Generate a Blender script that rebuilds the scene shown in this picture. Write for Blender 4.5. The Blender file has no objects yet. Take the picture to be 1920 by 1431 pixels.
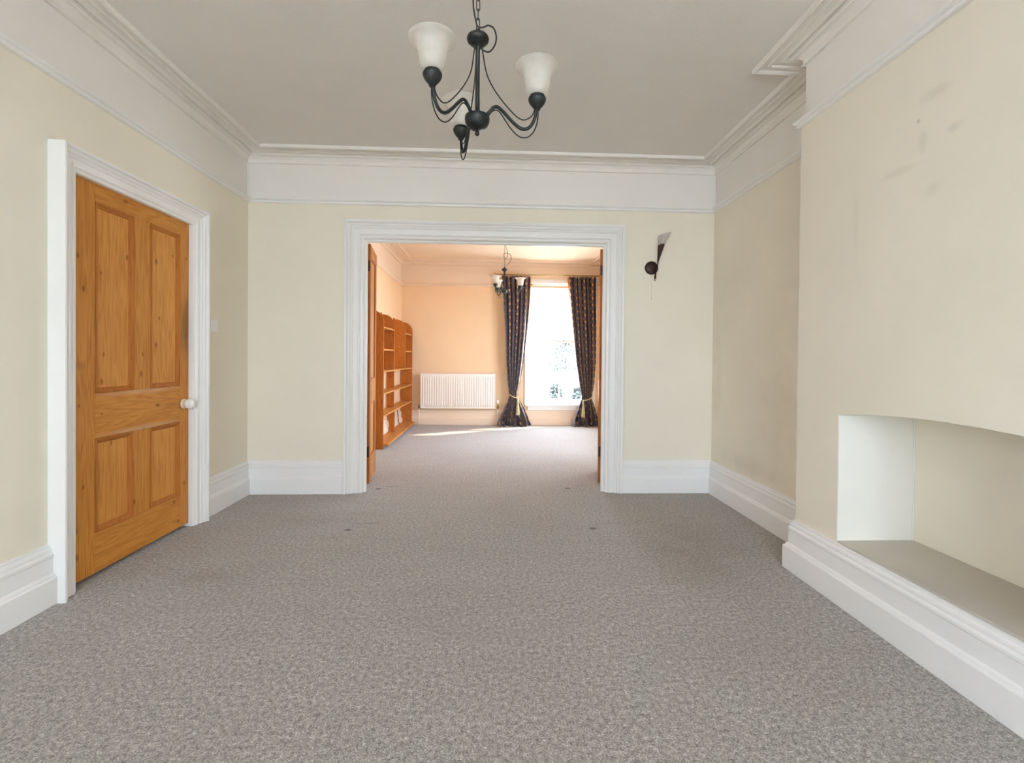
import bpy, bmesh, math, random
from mathutils import Vector, Matrix
random.seed(7)
C = bpy.context.scene.collection
sc = bpy.context.scene
PI = math.pi

# ------------------------------------------------------------------ camera, sky, sun, exposure
cd = bpy.data.cameras.new('camera'); cam = bpy.data.objects.new('camera', cd); C.objects.link(cam)
F_PX, PITCH, ROLL, YAW = 878.84, .01, .0094, .0433
Fw = Vector((math.sin(YAW), math.cos(YAW), 0)); Rt = Vector((math.cos(YAW), -math.sin(YAW), 0)); Up = Vector((0, 0, 1))
F2 = Fw*math.cos(PITCH) - Up*math.sin(PITCH); U2 = Up*math.cos(PITCH) + Fw*math.sin(PITCH)
R3 = Rt*math.cos(ROLL) + U2*math.sin(ROLL); U3 = U2*math.cos(ROLL) - Rt*math.sin(ROLL)
cam.matrix_world = Matrix(((R3.x, U3.x, -F2.x, 0), (R3.y, U3.y, -F2.y, 0), (R3.z, U3.z, -F2.z, 1.107), (0, 0, 0, 1)))
cd.sensor_width = 36; cd.sensor_fit = 'HORIZONTAL'; cd.lens = F_PX*36/1920; cd.shift_y = -35.64/1920
cd.clip_start = .02; cd.clip_end = 300
sc.camera = cam

w = bpy.data.worlds.new('sky'); sc.world = w; w.use_nodes = True
bg = w.node_tree.nodes['Background']; bg.inputs['Color'].default_value = (.78, .89, 1.12, 1); bg.inputs['Strength'].default_value = 7.0

def sun(az, el, strength, col, ang):
    l = bpy.data.lights.new('sun', 'SUN'); l.energy = strength; l.color = col; l.angle = ang
    o = bpy.data.objects.new('sun', l); C.objects.link(o)
    d = Vector((-math.cos(el)*math.cos(az), -math.cos(el)*math.sin(az), -math.sin(el)))
    o.rotation_euler = d.to_track_quat('-Z', 'Y').to_euler(); o.location = -d*20 + Vector((0, 5, 0))
sun(math.atan2(.46, .89), math.radians(40), 5.5, (1.0, .80, .58), math.radians(2))

def portal(x0, x1, z0, z1, y, rz):
    l = bpy.data.lights.new('window_portal', 'AREA'); l.shape = 'RECTANGLE'; l.size = x1-x0; l.size_y = z1-z0
    l.cycles.is_portal = True
    o = bpy.data.objects.new('window_portal', l); C.objects.link(o)
    return o
sc.view_settings.view_transform = 'Standard'; sc.view_settings.look = 'None'
sc.view_settings.gamma = 1; sc.view_settings.use_curve_mapping = False
sc.view_settings.exposure = 1.80
sc.cycles.use_denoising = True
sc.cycles.max_bounces = 14; sc.cycles.diffuse_bounces = 9; sc.cycles.transparent_max_bounces = 16
sc.cycles.sample_clamp_indirect = 8

# ------------------------------------------------------------------ materials
def new_mat(name):
    m = bpy.data.materials.new(name); m.use_nodes = True
    nt = m.node_tree; b = nt.nodes['Principled BSDF']
    return m, nt, b
def N(nt, typ, **k):
    n = nt.nodes.new(typ)
    for a, v in k.items():
        if a.startswith('i_'): n.inputs[a[2:].replace('_', ' ')].default_value = v
        else: setattr(n, a, v)
    return n
def L(nt, a, b): nt.links.new(a, b)
def ramp(nt, fac, stops):
    r = nt.nodes.new('ShaderNodeValToRGB'); L(nt, fac, r.inputs[0])
    e = r.color_ramp.elements
    while len(e) < len(stops): e.new(.5)
    for s, (p, c) in zip(e, stops):
        s.position = p; s.color = (*c, 1) if len(c) == 3 else c
    return r.outputs[0]
def coords(nt, scale=(1, 1, 1), typ='Object', loc=(0, 0, 0)):
    t = nt.nodes.new('ShaderNodeTexCoord'); m = nt.nodes.new('ShaderNodeMapping')
    m.inputs['Scale'].default_value = scale; m.inputs['Location'].default_value = loc
    L(nt, t.outputs[typ], m.inputs[0]); return m.outputs[0]
def noise(nt, vec, scale, detail=3, rough=.5, dist=0):
    n = N(nt, 'ShaderNodeTexNoise'); n.inputs['Scale'].default_value = scale; n.inputs['Detail'].default_value = detail
    n.inputs['Roughness'].default_value = rough; n.inputs['Distortion'].default_value = dist
    if vec is not None: L(nt, vec, n.inputs['Vector'])
    return n.outputs['Fac']
def mix(nt, fac, a, b, blend='MIX'):
    m = N(nt, 'ShaderNodeMix', data_type='RGBA', blend_type=blend)
    for sock, v in ((m.inputs[0], fac), (m.inputs[6], a), (m.inputs[7], b)):
        if isinstance(v, (int, float)): sock.default_value = v
        elif isinstance(v, tuple): sock.default_value = (*v, 1) if len(v) == 3 else v
        else: L(nt, v, sock)
    return m.outputs[2]
def math_(nt, op, a, b=None, c=None, clamp=False):
    m = N(nt, 'ShaderNodeMath', operation=op, use_clamp=clamp)
    for s, v in zip(m.inputs, (a, b, c)):
        if v is None: continue
        if isinstance(v, (int, float)): s.default_value = v
        else: L(nt, v, s)
    return m.outputs[0]
def bump(nt, b, h, strength, dist):
    n = N(nt, 'ShaderNodeBump'); n.inputs['Strength'].default_value = strength; n.inputs['Distance'].default_value = dist
    L(nt, h, n.inputs['Height']); L(nt, n.outputs[0], b.inputs['Normal'])
def blob(nt, pos, centre, radii, soft=1.0, wob=None):
    """0..1 soft ellipsoid spot about a world point (stains, dents, marks)."""
    s = N(nt, 'ShaderNodeVectorMath', operation='SUBTRACT'); L(nt, pos, s.inputs[0]); s.inputs[1].default_value = centre
    d = N(nt, 'ShaderNodeVectorMath', operation='DIVIDE'); L(nt, s.outputs[0], d.inputs[0]); d.inputs[1].default_value = radii
    le = N(nt, 'ShaderNodeVectorMath', operation='LENGTH'); L(nt, d.outputs[0], le.inputs[0])
    v = le.outputs['Value']
    if wob is not None: v = math_(nt, 'ADD', v, math_(nt, 'MULTIPLY', math_(nt, 'SUBTRACT', wob, .5), 1.6))
    mr = N(nt, 'ShaderNodeMapRange', interpolation_type='SMOOTHSTEP'); L(nt, v, mr.inputs[0])
    mr.inputs[1].default_value = 1.0; mr.inputs[2].default_value = 1.0-soft; mr.inputs[3].default_value = 0; mr.inputs[4].default_value = 1
    return mr.outputs[0]

def paint(name, col, rough=.5, var=.04, marks=(), bscale=60, bstr=.08, spec=.35, dirt=0.0):
    m, nt, b = new_mat(name)
    g = N(nt, 'ShaderNodeNewGeometry'); pos = g.outputs['Position']
    n1 = noise(nt, pos, 1.3, 5, .6); n2 = noise(nt, pos, 9, 4, .6)
    dark = tuple(c*(1-var*2) for c in col); lite = tuple(min(1, c*(1+var)) for c in col)
    c = ramp(nt, n1, [(.3, dark), (.7, lite)])
    c = mix(nt, math_(nt, 'MULTIPLY', n2, var*1.5), c, tuple(x*.8 for x in col))
    if dirt:
        n3 = noise(nt, pos, 22, 6, .7)
        c = mix(nt, math_(nt, 'MULTIPLY', ramp(nt, n3, [(.62, (0, 0, 0)), (.72, (1, 1, 1))]), dirt), c, (.25, .22, .18))
    wob = noise(nt, pos, 7, 4, .6)
    for (ce, ra, dc, st) in marks:
        f = blob(nt, pos, ce, ra, 1.0, wob)
        c = mix(nt, math_(nt, 'MULTIPLY', f, st*.6), c, dc)
    L(nt, c, b.inputs['Base Color']); b.inputs['Roughness'].default_value = rough
    b.inputs['Specular IOR Level'].default_value = spec
    nb = noise(nt, pos, bscale, 4, .6)
    bump(nt, b, nb, bstr, .01)
    return m
CREAM = (.83, .77, .64)
M = {}
M['wall_far'] = paint('cream_emulsion_warm_light', (.85, .615, .38), .7, .02, bstr=.10)  # cream with the far room's warm bounced sunlight mixed into the colour
M['ceiling_far'] = paint('ceiling_paint_warm_light', (.88, .72, .54), .8, .02, bscale=170, bstr=.3)  # ceiling colour includes the warm bounce of the far room
M['frieze_far'] = paint('frieze_paint_warm_light', (.84, .68, .52), .7, .015)  # white trim, tinted with the far room's warm light
M['wall'] = paint('cream_emulsion', CREAM, .7, .02, bstr=.06)
cm = (.45, .37, .28); gm = (.42, .40, .36)
M['wall_chimney'] = paint('cream_emulsion_scuffed', CREAM, .7, .025, marks=[
    ((1.61, 1.64, 2.09), (.1, .10, .04), cm, .35), ((1.61, 1.58, 1.93), (.1, .05, .025), gm, .45), ((1.61, 1.70, 1.93), (.1, .03, .06), gm, .4),
    ((1.61, 1.655, 1.74), (.1, .05, .04), gm, .30), ((1.61, 2.02, 1.72), (.1, .03, .22), cm, .18), ((1.61, 1.80, 1.86), (.1, .15, .02), cm, .25),
    ((1.61, 1.72, 2.02), (.1, .012, .012), (.2, .15, .1), .7)], bstr=.06)
M['wall_alcove'] = paint('cream_emulsion_damp', CREAM, .7, .035, marks=[
    ((1.84, 3.75, .95), (.1, .12, .5), (.52, .45, .36), .35), ((1.84, 2.95, .8), (.1, .25, .5), (.55, .48, .38), .30), ((1.84, 3.3, .35), (.1, .5, .10), (.5, .43, .33), .35),
    ((1.84, 2.6, 2.0), (.1, .06, .05), (.5, .4, .3), .3)], bstr=.14)
M['recess'] = paint('recess_paint', (.82, .80, .72), .65, .02)
M['white'] = paint('white_gloss', (.84, .83, .80), .32, .015, bscale=9, bstr=.02, spec=.5)
M['skirt'] = paint('white_gloss_scuffed', (.85, .84, .82), .35, .02, bscale=9, bstr=.02, spec=.5, dirt=.10)
M['frieze'] = paint('white_emulsion', (.83, .80, .75), .7, .015)
M['ceiling'] = paint('ceiling_lining_paper', (.80, .77, .73), .8, .02, bscale=170, bstr=.35)
M['hearth'] = paint('hearth_stone', (.60, .55, .48), .6, .06, bscale=40, bstr=.15)
M['radiator'] = paint('radiator_enamel', (.85, .80, .72), .3, .01)
M['plastic'] = paint('white_plastic', (.85, .84, .81), .35, .005)
M['ceramic'] = paint('white_ceramic', (.88, .86, .80), .12, .01, bstr=0, spec=.6)
M['rose'] = paint('cream_rose', (.85, .74, .58), .3, .01, bstr=0)

def metal(name, col, rough=.4, met=.8):
    m, nt, b = new_mat(name)
    n = noise(nt, coords(nt), 40, 4)
    L(nt, ramp(nt, n, [(.3, tuple(c*.8 for c in col)), (.7, col)]), b.inputs['Base Color'])
    b.inputs['Metallic'].default_value = met; b.inputs['Roughness'].default_value = rough
    return m
M['iron'] = metal('dark_green_iron', (.022, .025, .023), .42, .35)
M['bronze'] = metal('dark_brown_metal', (.045, .02, .014), .4, .4)
M['brass'] = metal('aged_brass', (.55, .38, .16), .35, .9)
M['steel'] = metal('dull_steel', (.35, .34, .32), .45, .9)
M['cable'] = metal('dark_flex', (.03, .028, .025), .5, 0)

def glass_frost(name, col):
    m, nt, b = new_mat(name)
    n = noise(nt, coords(nt), 22, 5, .65, 1.2)
    c = ramp(nt, n, [(.3, tuple(x*.86 for x in col)), (.7, col)])
    tr = N(nt, 'ShaderNodeBsdfTranslucent'); L(nt, c, tr.inputs[0]); L(nt, c, b.inputs['Base Color'])
    b.inputs['Roughness'].default_value = .35
    tp = N(nt, 'ShaderNodeBsdfTransparent')
    m1 = N(nt, 'ShaderNodeMixShader'); m1.inputs[0].default_value = .6; L(nt, b.outputs[0], m1.inputs[1]); L(nt, tr.outputs[0], m1.inputs[2])
    m2 = N(nt, 'ShaderNodeMixShader'); m2.inputs[0].default_value = .26; L(nt, m1.outputs[0], m2.inputs[1]); L(nt, tp.outputs[0], m2.inputs[2])
    L(nt, m2.outputs[0], nt.nodes['Material Output'].inputs[0]); return m
M['shade'] = glass_frost('alabaster_glass', (.93, .90, .84))
M['sconce_glass'] = glass_frost('grey_frosted_glass', (.80, .77, .74))
def pane_mat():
    m, nt, b = new_mat('window_glass')
    gl = N(nt, 'ShaderNodeBsdfGlossy'); gl.inputs['Roughness'].default_value = .02
    tp = N(nt, 'ShaderNodeBsdfTransparent'); tp.inputs[0].default_value = (.95, .97, .96, 1)
    ms = N(nt, 'ShaderNodeMixShader'); ms.inputs[0].default_value = .06
    L(nt, tp.outputs[0], ms.inputs[1]); L(nt, gl.outputs[0], ms.inputs[2]); L(nt, ms.outputs[0], nt.nodes['Material Output'].inputs[0]); return m
M['pane'] = pane_mat()

def pine(name, axis, base, knots=True, dark=.55, rough=.5, seed=0.0, marks=()):
    """stripped pine; axis = grain direction (0 x, 1 y, 2 z)"""
    m, nt, b = new_mat(name)
    g = N(nt, 'ShaderNodeNewGeometry')
    mp = N(nt, 'ShaderNodeMapping'); L(nt, g.outputs['Position'], mp.inputs[0])
    s = [9.0, 9.0, 9.0]; s[axis] = .55; mp.inputs['Scale'].default_value = s; mp.inputs['Location'].default_value = (seed, seed*1.7, seed*.6)
    v = mp.outputs[0]
    n = noise(nt, v, 1.6, 3, .5, .6)
    wv = math_(nt, 'SINE', math_(nt, 'MULTIPLY', n, 62.0))
    fine = noise(nt, v, 14, 5, .7)
    f = math_(nt, 'ADD', math_(nt, 'MULTIPLY', wv, .11), math_(nt, 'MULTIPLY', fine, .80))
    dk = tuple(c*k for c, k in zip(base, (.70, .58, .45)))
    c = ramp(nt, f, [(.10, dk), (.45, base), (.8, tuple(min(1, c*k) for c, k in zip(base, (1.12, 1.18, 1.25))))])
    big = noise(nt, g.outputs['Position'], 2.3, 3, .5)
    c = mix(nt, math_(nt, 'MULTIPLY', ramp(nt, big, [(.42, (0, 0, 0)), (.75, (1, 1, 1))]), .35), c, dk)
    if knots:
        sp = N(nt, 'ShaderNodeSeparateXYZ'); L(nt, g.outputs['Position'], sp.inputs[0])
        o1, o2 = [i for i in range(3) if i != axis]
        cx = N(nt, 'ShaderNodeCombineXYZ')
        L(nt, math_(nt, 'MULTIPLY_ADD', math_(nt, 'ADD', sp.outputs[o1], sp.outputs[o2]), 8.0, seed*3.1), cx.inputs[0])
        L(nt, math_(nt, 'MULTIPLY_ADD', sp.outputs[axis], 4.6, seed), cx.inputs[1])
        vo = N(nt, 'ShaderNodeTexVoronoi', voronoi_dimensions='2D'); vo.inputs['Scale'].default_value = 1; vo.inputs['Randomness'].default_value = 1; L(nt, cx.outputs[0], vo.inputs['Vector'])
        d = vo.outputs['Distance']; rnd = N(nt, 'ShaderNodeSeparateColor'); L(nt, vo.outputs['Color'], rnd.inputs[0])
        keep = math_(nt, 'GREATER_THAN', rnd.outputs[0], .45)
        rad = math_(nt, 'MULTIPLY_ADD', rnd.outputs[1], .07, .045)
        q = math_(nt, 'DIVIDE', d, rad)
        k = ramp(nt, q, [(.35, (1, 1, 1)), (1.0, (.0, .0, .0))])
        halo = ramp(nt, q, [(.8, (1, 1, 1)), (.99, (0, 0, 0))])
        c = mix(nt, math_(nt, 'MULTIPLY', math_(nt, 'MULTIPLY', k, keep), .75), c, tuple(x*y for x, y in zip(base, (.38, .26, .2))))
    for (ce, ra, mc, st) in marks:
        c = mix(nt, math_(nt, 'MULTIPLY', blob(nt, g.outputs['Position'], ce, ra, .8, fine), st), c, mc)
    L(nt, c, b.inputs['Base Color']); b.inputs['Roughness'].default_value = rough; b.inputs['Specular IOR Level'].default_value = .16
    bump(nt, b, f, .12, .004)
    return m
PB = (.60, .255, .05)
M['pine_z'] = pine('stripped_pine_upright', 2, PB, seed=.3, marks=[((-1.95, 3.07, 1.28), (.2, .07, .26), (.20, .085, .02), .7), ((-1.95, 2.30, 1.05), (.2, .05, .03), (.30, .12, .03), .5),
    ((-1.95, 2.272, .36), (.2, .008, .24), (.80, .68, .50), .8)])
M['pine_y'] = pine('stripped_pine_rail', 1, PB, seed=1.9, marks=[((-1.95, 2.72, .902), (.2, .40, .022), (.62, .42, .27), .45), ((-1.95, 2.72, .698), (.2, .40, .022), (.62, .42, .27), .45), ((-1.95, 2.95, .80), (.2, .07, .03), (.35, .14, .03), .5)])
M['pine_panel'] = pine('stripped_pine_panel', 2, (.66, .295, .065), seed=4.4)
M['pine_mould'] = pine('stripped_pine_moulding', 2, (.47, .17, .033), knots=False, seed=2.2)
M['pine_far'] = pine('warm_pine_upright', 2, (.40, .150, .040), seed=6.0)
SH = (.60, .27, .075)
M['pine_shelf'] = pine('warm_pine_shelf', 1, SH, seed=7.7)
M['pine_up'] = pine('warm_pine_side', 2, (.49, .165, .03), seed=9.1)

def carpet():
    m, nt, b = new_mat('grey_beige_carpet')
    g = N(nt, 'ShaderNodeNewGeometry'); pos = g.outputs['Position']
    n1 = noise(nt, pos, 195, 3, .7); n2 = noise(nt, pos, 60, 3, .65)
    f = math_(nt, 'ADD', math_(nt, 'MULTIPLY', n1, .62), math_(nt, 'MULTIPLY', n2, .38))
    c = ramp(nt, f, [(.36, (.085, .073, .064)), (.47, (.30, .274, .246)), (.55, (.46, .43, .39)), (.64, (.78, .75, .70))])
    # brushed pile and wear
    mp = N(nt, 'ShaderNodeMapping'); L(nt, pos, mp.inputs[0]); mp.inputs['Scale'].default_value = (1.0, 4.0, 1)
    n3 = noise(nt, mp.outputs[0], 2.2, 5, .65)
    c = mix(nt, ramp(nt, n3, [(.35, (.16, .16, .16)), (.65, (0, 0, 0))]), c, (.20, .17, .14))
    n4 = noise(nt, pos, .9, 3, .5)
    c = mix(nt, ramp(nt, n4, [(.45, (0, 0, 0)), (.75, (.22, .22, .22))]), c, (.27, .19, .15))
    wob = noise(nt, pos, 5, 5, .65)
    st = (.17, .13, .10)
    for ce, ra, k in [((-1.40, 2.40, 0), (.30, .18, 1), .30), ((1.12, 2.5, 0), (.35, .5, 1), .28), ((1.3, 2.9, 0), (.4, .5, 1), .22), ((1.05, 1.7, 0), (.5, .35, 1), .14),
                      ((-1.2, 3.2, 0), (.5, .25, 1), .18)]:
        c = mix(nt, math_(nt, 'MULTIPLY', blob(nt, pos, ce, ra, 1, wob), k), c, (.20, .135, .10))
    for ce, ra, k in [((-.907, 3.017, 0), (.032, .026, 1), .9), ((.67, 3.018, 0), (.034, .028, 1), .95), ((-.939, 3.952, 0), (.034, .03, 1), .9), ((.654, 3.953, 0), (.034, .028, 1), .9),
                      ((-.84, 4.02, 0), (.09, .012, 1), .5), ((.78, 4.03, 0), (.10, .012, 1), .55), ((-.80, 3.13, 0), (.13, .018, 1), .35), ((.80, 3.11, 0), (.12, .014, 1), .3)]:
        c = mix(nt, math_(nt, 'MULTIPLY', blob(nt, pos, ce, ra, .6), k), c, (.10, .085, .075))
    L(nt, c, b.inputs['Base Color']); b.inputs['Roughness'].default_value = .95; b.inputs['Specular IOR Level'].default_value = .1
    b.inputs['Sheen Weight'].default_value = .30; b.inputs['Sheen Roughness'].default_value = .5
    bump(nt, b, f, .7, .008)
    return m
M['carpet'] = carpet()

def curtain_mat():
    m, nt, b = new_mat('plum_woven_curtain')
    uv = N(nt, 'ShaderNodeUVMap', uv_map='UVMap')
    sx = N(nt, 'ShaderNodeSeparateXYZ'); L(nt, uv.outputs[0], sx.inputs[0])
    u, v = sx.outputs[0], sx.outputs[1]
    P1 = .10
    cu = math_(nt, 'DIVIDE', u, P1); row = math_(nt, 'FLOOR', cu)
    vv = math_(nt, 'ADD', math_(nt, 'DIVIDE', v, P1*1.1), math_(nt, 'MULTIPLY', math_(nt, 'MODULO', row, 2.0), .5))
    fu = math_(nt, 'SUBTRACT', math_(nt, 'FRACT', cu), .5); fv = math_(nt, 'SUBTRACT', math_(nt, 'FRACT', vv), .5)
    r = math_(nt, 'SQRT', math_(nt, 'ADD', math_(nt, 'POWER', fu, 2.0), math_(nt, 'POWER', fv, 2.0)))
    dot = math_(nt, 'LESS_THAN', r, .20)
    vb = math_(nt, 'LESS_THAN', math_(nt, 'ABSOLUTE', math_(nt, 'FRACT', math_(nt, 'DIVIDE', u, P1/2))), .12)
    n = noise(nt, uv.outputs[0], 40, 4)
    base = ramp(nt, n, [(.3, (.022, .010, .020)), (.7, (.072, .044, .062))])
    c = mix(nt, math_(nt, 'MULTIPLY', vb, .12), base, (.15, .10, .11))
    c = mix(nt, math_(nt, 'MULTIPLY', dot, .7), c, (.62, .33, .11))
    L(nt, c, b.inputs['Base Color']); b.inputs['Roughness'].default_value = .45; b.inputs['Sheen Weight'].default_value = .4
    return m
M['curtain'] = curtain_mat()
def cloth(name, col, trans=.5):
    m, nt, b = new_mat(name)
    n = noise(nt, coords(nt), 60, 3)
    c = ramp(nt, n, [(.3, tuple(x*.85 for x in col)), (.7, col)]); L(nt, c, b.inputs['Base Color']); b.inputs['Roughness'].default_value = .8
    tr = N(nt, 'ShaderNodeBsdfTranslucent'); L(nt, c, tr.inputs[0])
    ms = N(nt, 'ShaderNodeMixShader'); ms.inputs[0].default_value = trans; L(nt, b.outputs[0], ms.inputs[1]); L(nt, tr.outputs[0], ms.inputs[2])
    L(nt, ms.outputs[0], nt.nodes['Material Output'].inputs[0]); return m
M['lining'] = cloth('orange_curtain_lining', (.85, .42, .13))
M['cord'] = cloth('cream_gold_cord', (.75, .58, .36), .1)
M['tassel'] = cloth('gold_tassel', (.62, .55, .28), .2)

def brick():
    m, nt, b = new_mat('garden_brick')
    t = N(nt, 'ShaderNodeTexBrick'); t.inputs['Scale'].default_value = 4
    t.inputs['Color1'].default_value = (.14, .070, .055, 1); t.inputs['Color2'].default_value = (.17, .095, .080, 1); t.inputs['Mortar'].default_value = (.2, .17, .15, 1)
    mp = N(nt, 'ShaderNodeMapping'); g = N(nt, 'ShaderNodeNewGeometry'); L(nt, g.outputs['Position'], mp.inputs[0]); mp.inputs['Rotation'].default_value = (PI/2, 0, 0)
    L(nt, mp.outputs[0], t.inputs[0]); L(nt, t.outputs[0], b.inputs['Base Color']); b.inputs['Roughness'].default_value = .9; return m
M['brick'] = brick()
M['leaf'] = paint('evergreen_leaf', (.075, .09, .078), .6, .1)
M['bark'] = paint('bark', (.15, .11, .08), .9, .1)
M['lawn'] = paint('pale_gravel', (.62, .60, .57), .9, .05)
M['render'] = paint('house_render', (.75, .72, .66), .9, .03)

# ------------------------------------------------------------------ mesh helpers
def link(name, me, mat=None, parent=None, loc=None, label=None, smooth=False, kind=None):
    o = bpy.data.objects.new(name, me); C.objects.link(o)
    if mat is not None: me.materials.append(M[mat] if isinstance(mat, str) else mat)
    if parent is not None: o.parent = parent
    if loc is not None: o.location = loc
    if label: o['label'] = label
    if kind: o['kind'] = kind
    if smooth:
        for p in me.polygons: p.use_smooth = True
    return o
def mesh(name, V, Fc):
    me = bpy.data.meshes.new(name); me.from_pydata([tuple(v) for v in V], [], Fc); me.update()
    bm = bmesh.new(); bm.from_mesh(me); bmesh.ops.recalc_face_normals(bm, faces=bm.faces); bm.to_mesh(me); bm.free()
    return me
def box_vf(x0, x1, y0, y1, z0, z1, V, Fc):
    b = len(V)
    V += [(x0, y0, z0), (x1, y0, z0), (x1, y1, z0), (x0, y1, z0), (x0, y0, z1), (x1, y0, z1), (x1, y1, z1), (x0, y1, z1)]
    Fc += [(b, b+3, b+2, b+1), (b+4, b+5, b+6, b+7), (b, b+1, b+5, b+4), (b+1, b+2, b+6, b+5), (b+2, b+3, b+7, b+6), (b+3, b, b+4, b+7)]
def boxes(name, bs, mat, parent=None, bevel=0, **k):
    V, Fc = [], []
    for b in bs: box_vf(*b, V, Fc)
    me = mesh(name, V, Fc)
    if bevel:
        bm = bmesh.new(); bm.from_mesh(me)
        bmesh.ops.bevel(bm, geom=bm.edges[:], offset=bevel, segments=2, affect='EDGES', profile=.6)
        bm.to_mesh(me); bm.free()
    return link(name, me, mat, parent, **k)
def lathe_me(name, prof, seg=28, axis='z', cap=False):
    """prof = [(r, h)]"""
    V, Fc = [], []
    for r, h in prof:
        for i in range(seg):
            a = 2*PI*i/seg; V.append((r*math.cos(a), r*math.sin(a), h))
    for j in range(len(prof)-1):
        for i in range(seg):
            k = (i+1) % seg; Fc.append((j*seg+i, j*seg+k, (j+1)*seg+k, (j+1)*seg+i))
    if cap:
        Fc.append(tuple(range(seg))); Fc.append(tuple((len(prof)-1)*seg+i for i in range(seg)))
    if axis == 'x': V = [(h, y, x) for x, y, h in V]
    if axis == 'y': V = [(x, h, y) for x, y, h in V]
    me = mesh(name, V, Fc)
    bm = bmesh.new(); bm.from_mesh(me); bmesh.ops.remove_doubles(bm, verts=bm.verts, dist=1e-5)
    bmesh.ops.recalc_face_normals(bm, faces=bm.faces); bm.to_mesh(me); bm.free()
    return me
def smooth_pts(P, n=6, closed=False):
    P = [Vector(p) for p in P]; out = []; m = len(P)
    rng = range(m) if closed else range(m-1)
    for i in rng:
        p0 = P[(i-1) % m] if (closed or i > 0) else P[0]
        p1 = P[i]; p2 = P[(i+1) % m]; p3 = P[(i+2) % m] if (closed or i+2 < m) else P[-1]
        for k in range(n):
            t = k/n
            out.append(.5*((2*p1) + (-p0+p2)*t + (2*p0-5*p1+4*p2-p3)*t*t + (-p0+3*p1-3*p2+p3)*t**3))
    if not closed: out.append(P[-1])
    return out
def tube_vf(P, r, V, Fc, seg=8, closed=False):
    P = [Vector(p) for p in P]; n = len(P); b = len(V); rings = []
    prev = None
    for i, p in enumerate(P):
        a = P[(i-1) % n] if (closed or i > 0) else P[i]; c = P[(i+1) % n] if (closed or i < n-1) else P[i]
        t = (c-a).normalized()
        if prev is None:
            ref = Vector((0, 0, 1)) if abs(t.z) < .9 else Vector((1, 0, 0)); u = t.cross(ref).normalized()
        else:
            u = (prev - t*prev.dot(t)).normalized()
        prev = u; v = t.cross(u)
        rr = r(i/(n-1)) if callable(r) else r
        for k in range(seg):
            an = 2*PI*k/seg; V.append(tuple(p + u*math.cos(an)*rr + v*math.sin(an)*rr))
    m = n if closed else n-1
    for i in range(m):
        for k in range(seg):
            q = (k+1) % seg; j = (i+1) % n
            Fc.append((b+i*seg+k, b+i*seg+q, b+j*seg+q, b+j*seg+k))
    if not closed:
        Fc.append(tuple(b+k for k in range(seg))); Fc.append(tuple(b+(n-1)*seg+k for k in range(seg)))
def tube(name, P, r, mat, parent=None, seg=8, closed=False, **k):
    V, Fc = [], []; tube_vf(P, r, V, Fc, seg, closed)
    return link(name, mesh(name, V, Fc), mat, parent, smooth=True, **k)
def sweep(names, path, prof, mat, closed=False, mats=None):
    """mitred moulding, room on the LEFT of the travel direction; one object per segment"""
    n = len(path); P = [Vector(p).to_3d().to_2d() for p in path]; rings = []
    def nrm(i, j):
        d = (P[j]-P[i]).normalized(); return Vector((-d.y, d.x))
    for i in range(n):
        if closed or 0 < i < n-1:
            a = nrm((i-1) % n, i); b = nrm(i, (i+1) % n); m = (a+b); m = m/(m.dot(a)) if abs(m.dot(a)) > 1e-6 else a
        else: m = nrm(0, 1) if i == 0 else nrm(n-2, n-1)
        rings.append([(P[i].x+m.x*d, P[i].y+m.y*d, z) for d, z in prof])
    segs = n if closed else n-1; out = []; k = len(prof)
    for s in range(segs):
        if names[s] is None: continue
        V = rings[s]+rings[(s+1) % n]
        Fc = [(i, (i+1) % k, k+(i+1) % k, k+i) for i in range(k)] + [tuple(range(k)), tuple(range(k, 2*k))]
        mt = mats[s] if mats else mat
        o = link(names[s], mesh(names[s], V, Fc), mt, kind='structure'); out.append(o)
    return out
def empty(name, loc, label, cat, group=None, rz=0):
    o = bpy.data.objects.new(name, None); C.objects.link(o); o.location = loc; o.rotation_euler = (0, 0, rz)
    o.empty_display_size = .1
    o['label'] = label; o['category'] = cat
    if group: o['group'] = group
    return o
def struct_empty(name, loc, label=None):
    o = bpy.data.objects.new(name, None); C.objects.link(o); o.location = loc; o['kind'] = 'structure'; o.empty_display_size = .1
    if label: o['label'] = label
    return o
def wall_grid(a0, a1, z0, z1, holes):
    """solid cells of a wall [a0,a1]x[z0,z1] minus holes"""
    A = sorted({a0, a1, *[h[0] for h in holes], *[h[1] for h in holes]}); Z = sorted({z0, z1, *[h[2] for h in holes], *[h[3] for h in holes]})
    out = []
    for i in range(len(A)-1):
        for j in range(len(Z)-1):
            ca, cz = (A[i]+A[i+1])/2, (Z[j]+Z[j+1])/2
            if ca < a0 or ca > a1 or cz < z0 or cz > z1: continue
            if any(h[0] < ca < h[1] and h[2] < cz < h[3] for h in holes): continue
            out.append((A[i], A[i+1], Z[j], Z[j+1]))
    return out

# ------------------------------------------------------------------ room numbers
XL, XR, YB, XC, YC = -1.952, 1.842, 3.84, 1.61, 2.399      # front room: left wall, alcove wall, back wall, chimney face, chimney corner
YC0 = .68; YR = -3.3                                        # near end of the breast, rear wall
RAIL, CEIL = 2.325, 2.722
YW = 4.05                                                    # far face of the dividing wall
FXL, FXR, FY = -1.475, 1.79, 7.74; FRAIL, FCEIL = 2.265, 2.685
OPX0, OPX1, OPZ = -1.018, .918, 2.036                        # clear opening between the rooms
DY0, DY1, DZ = 2.253, 3.104, 1.950                           # clear opening of the pine door
T = .25

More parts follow.
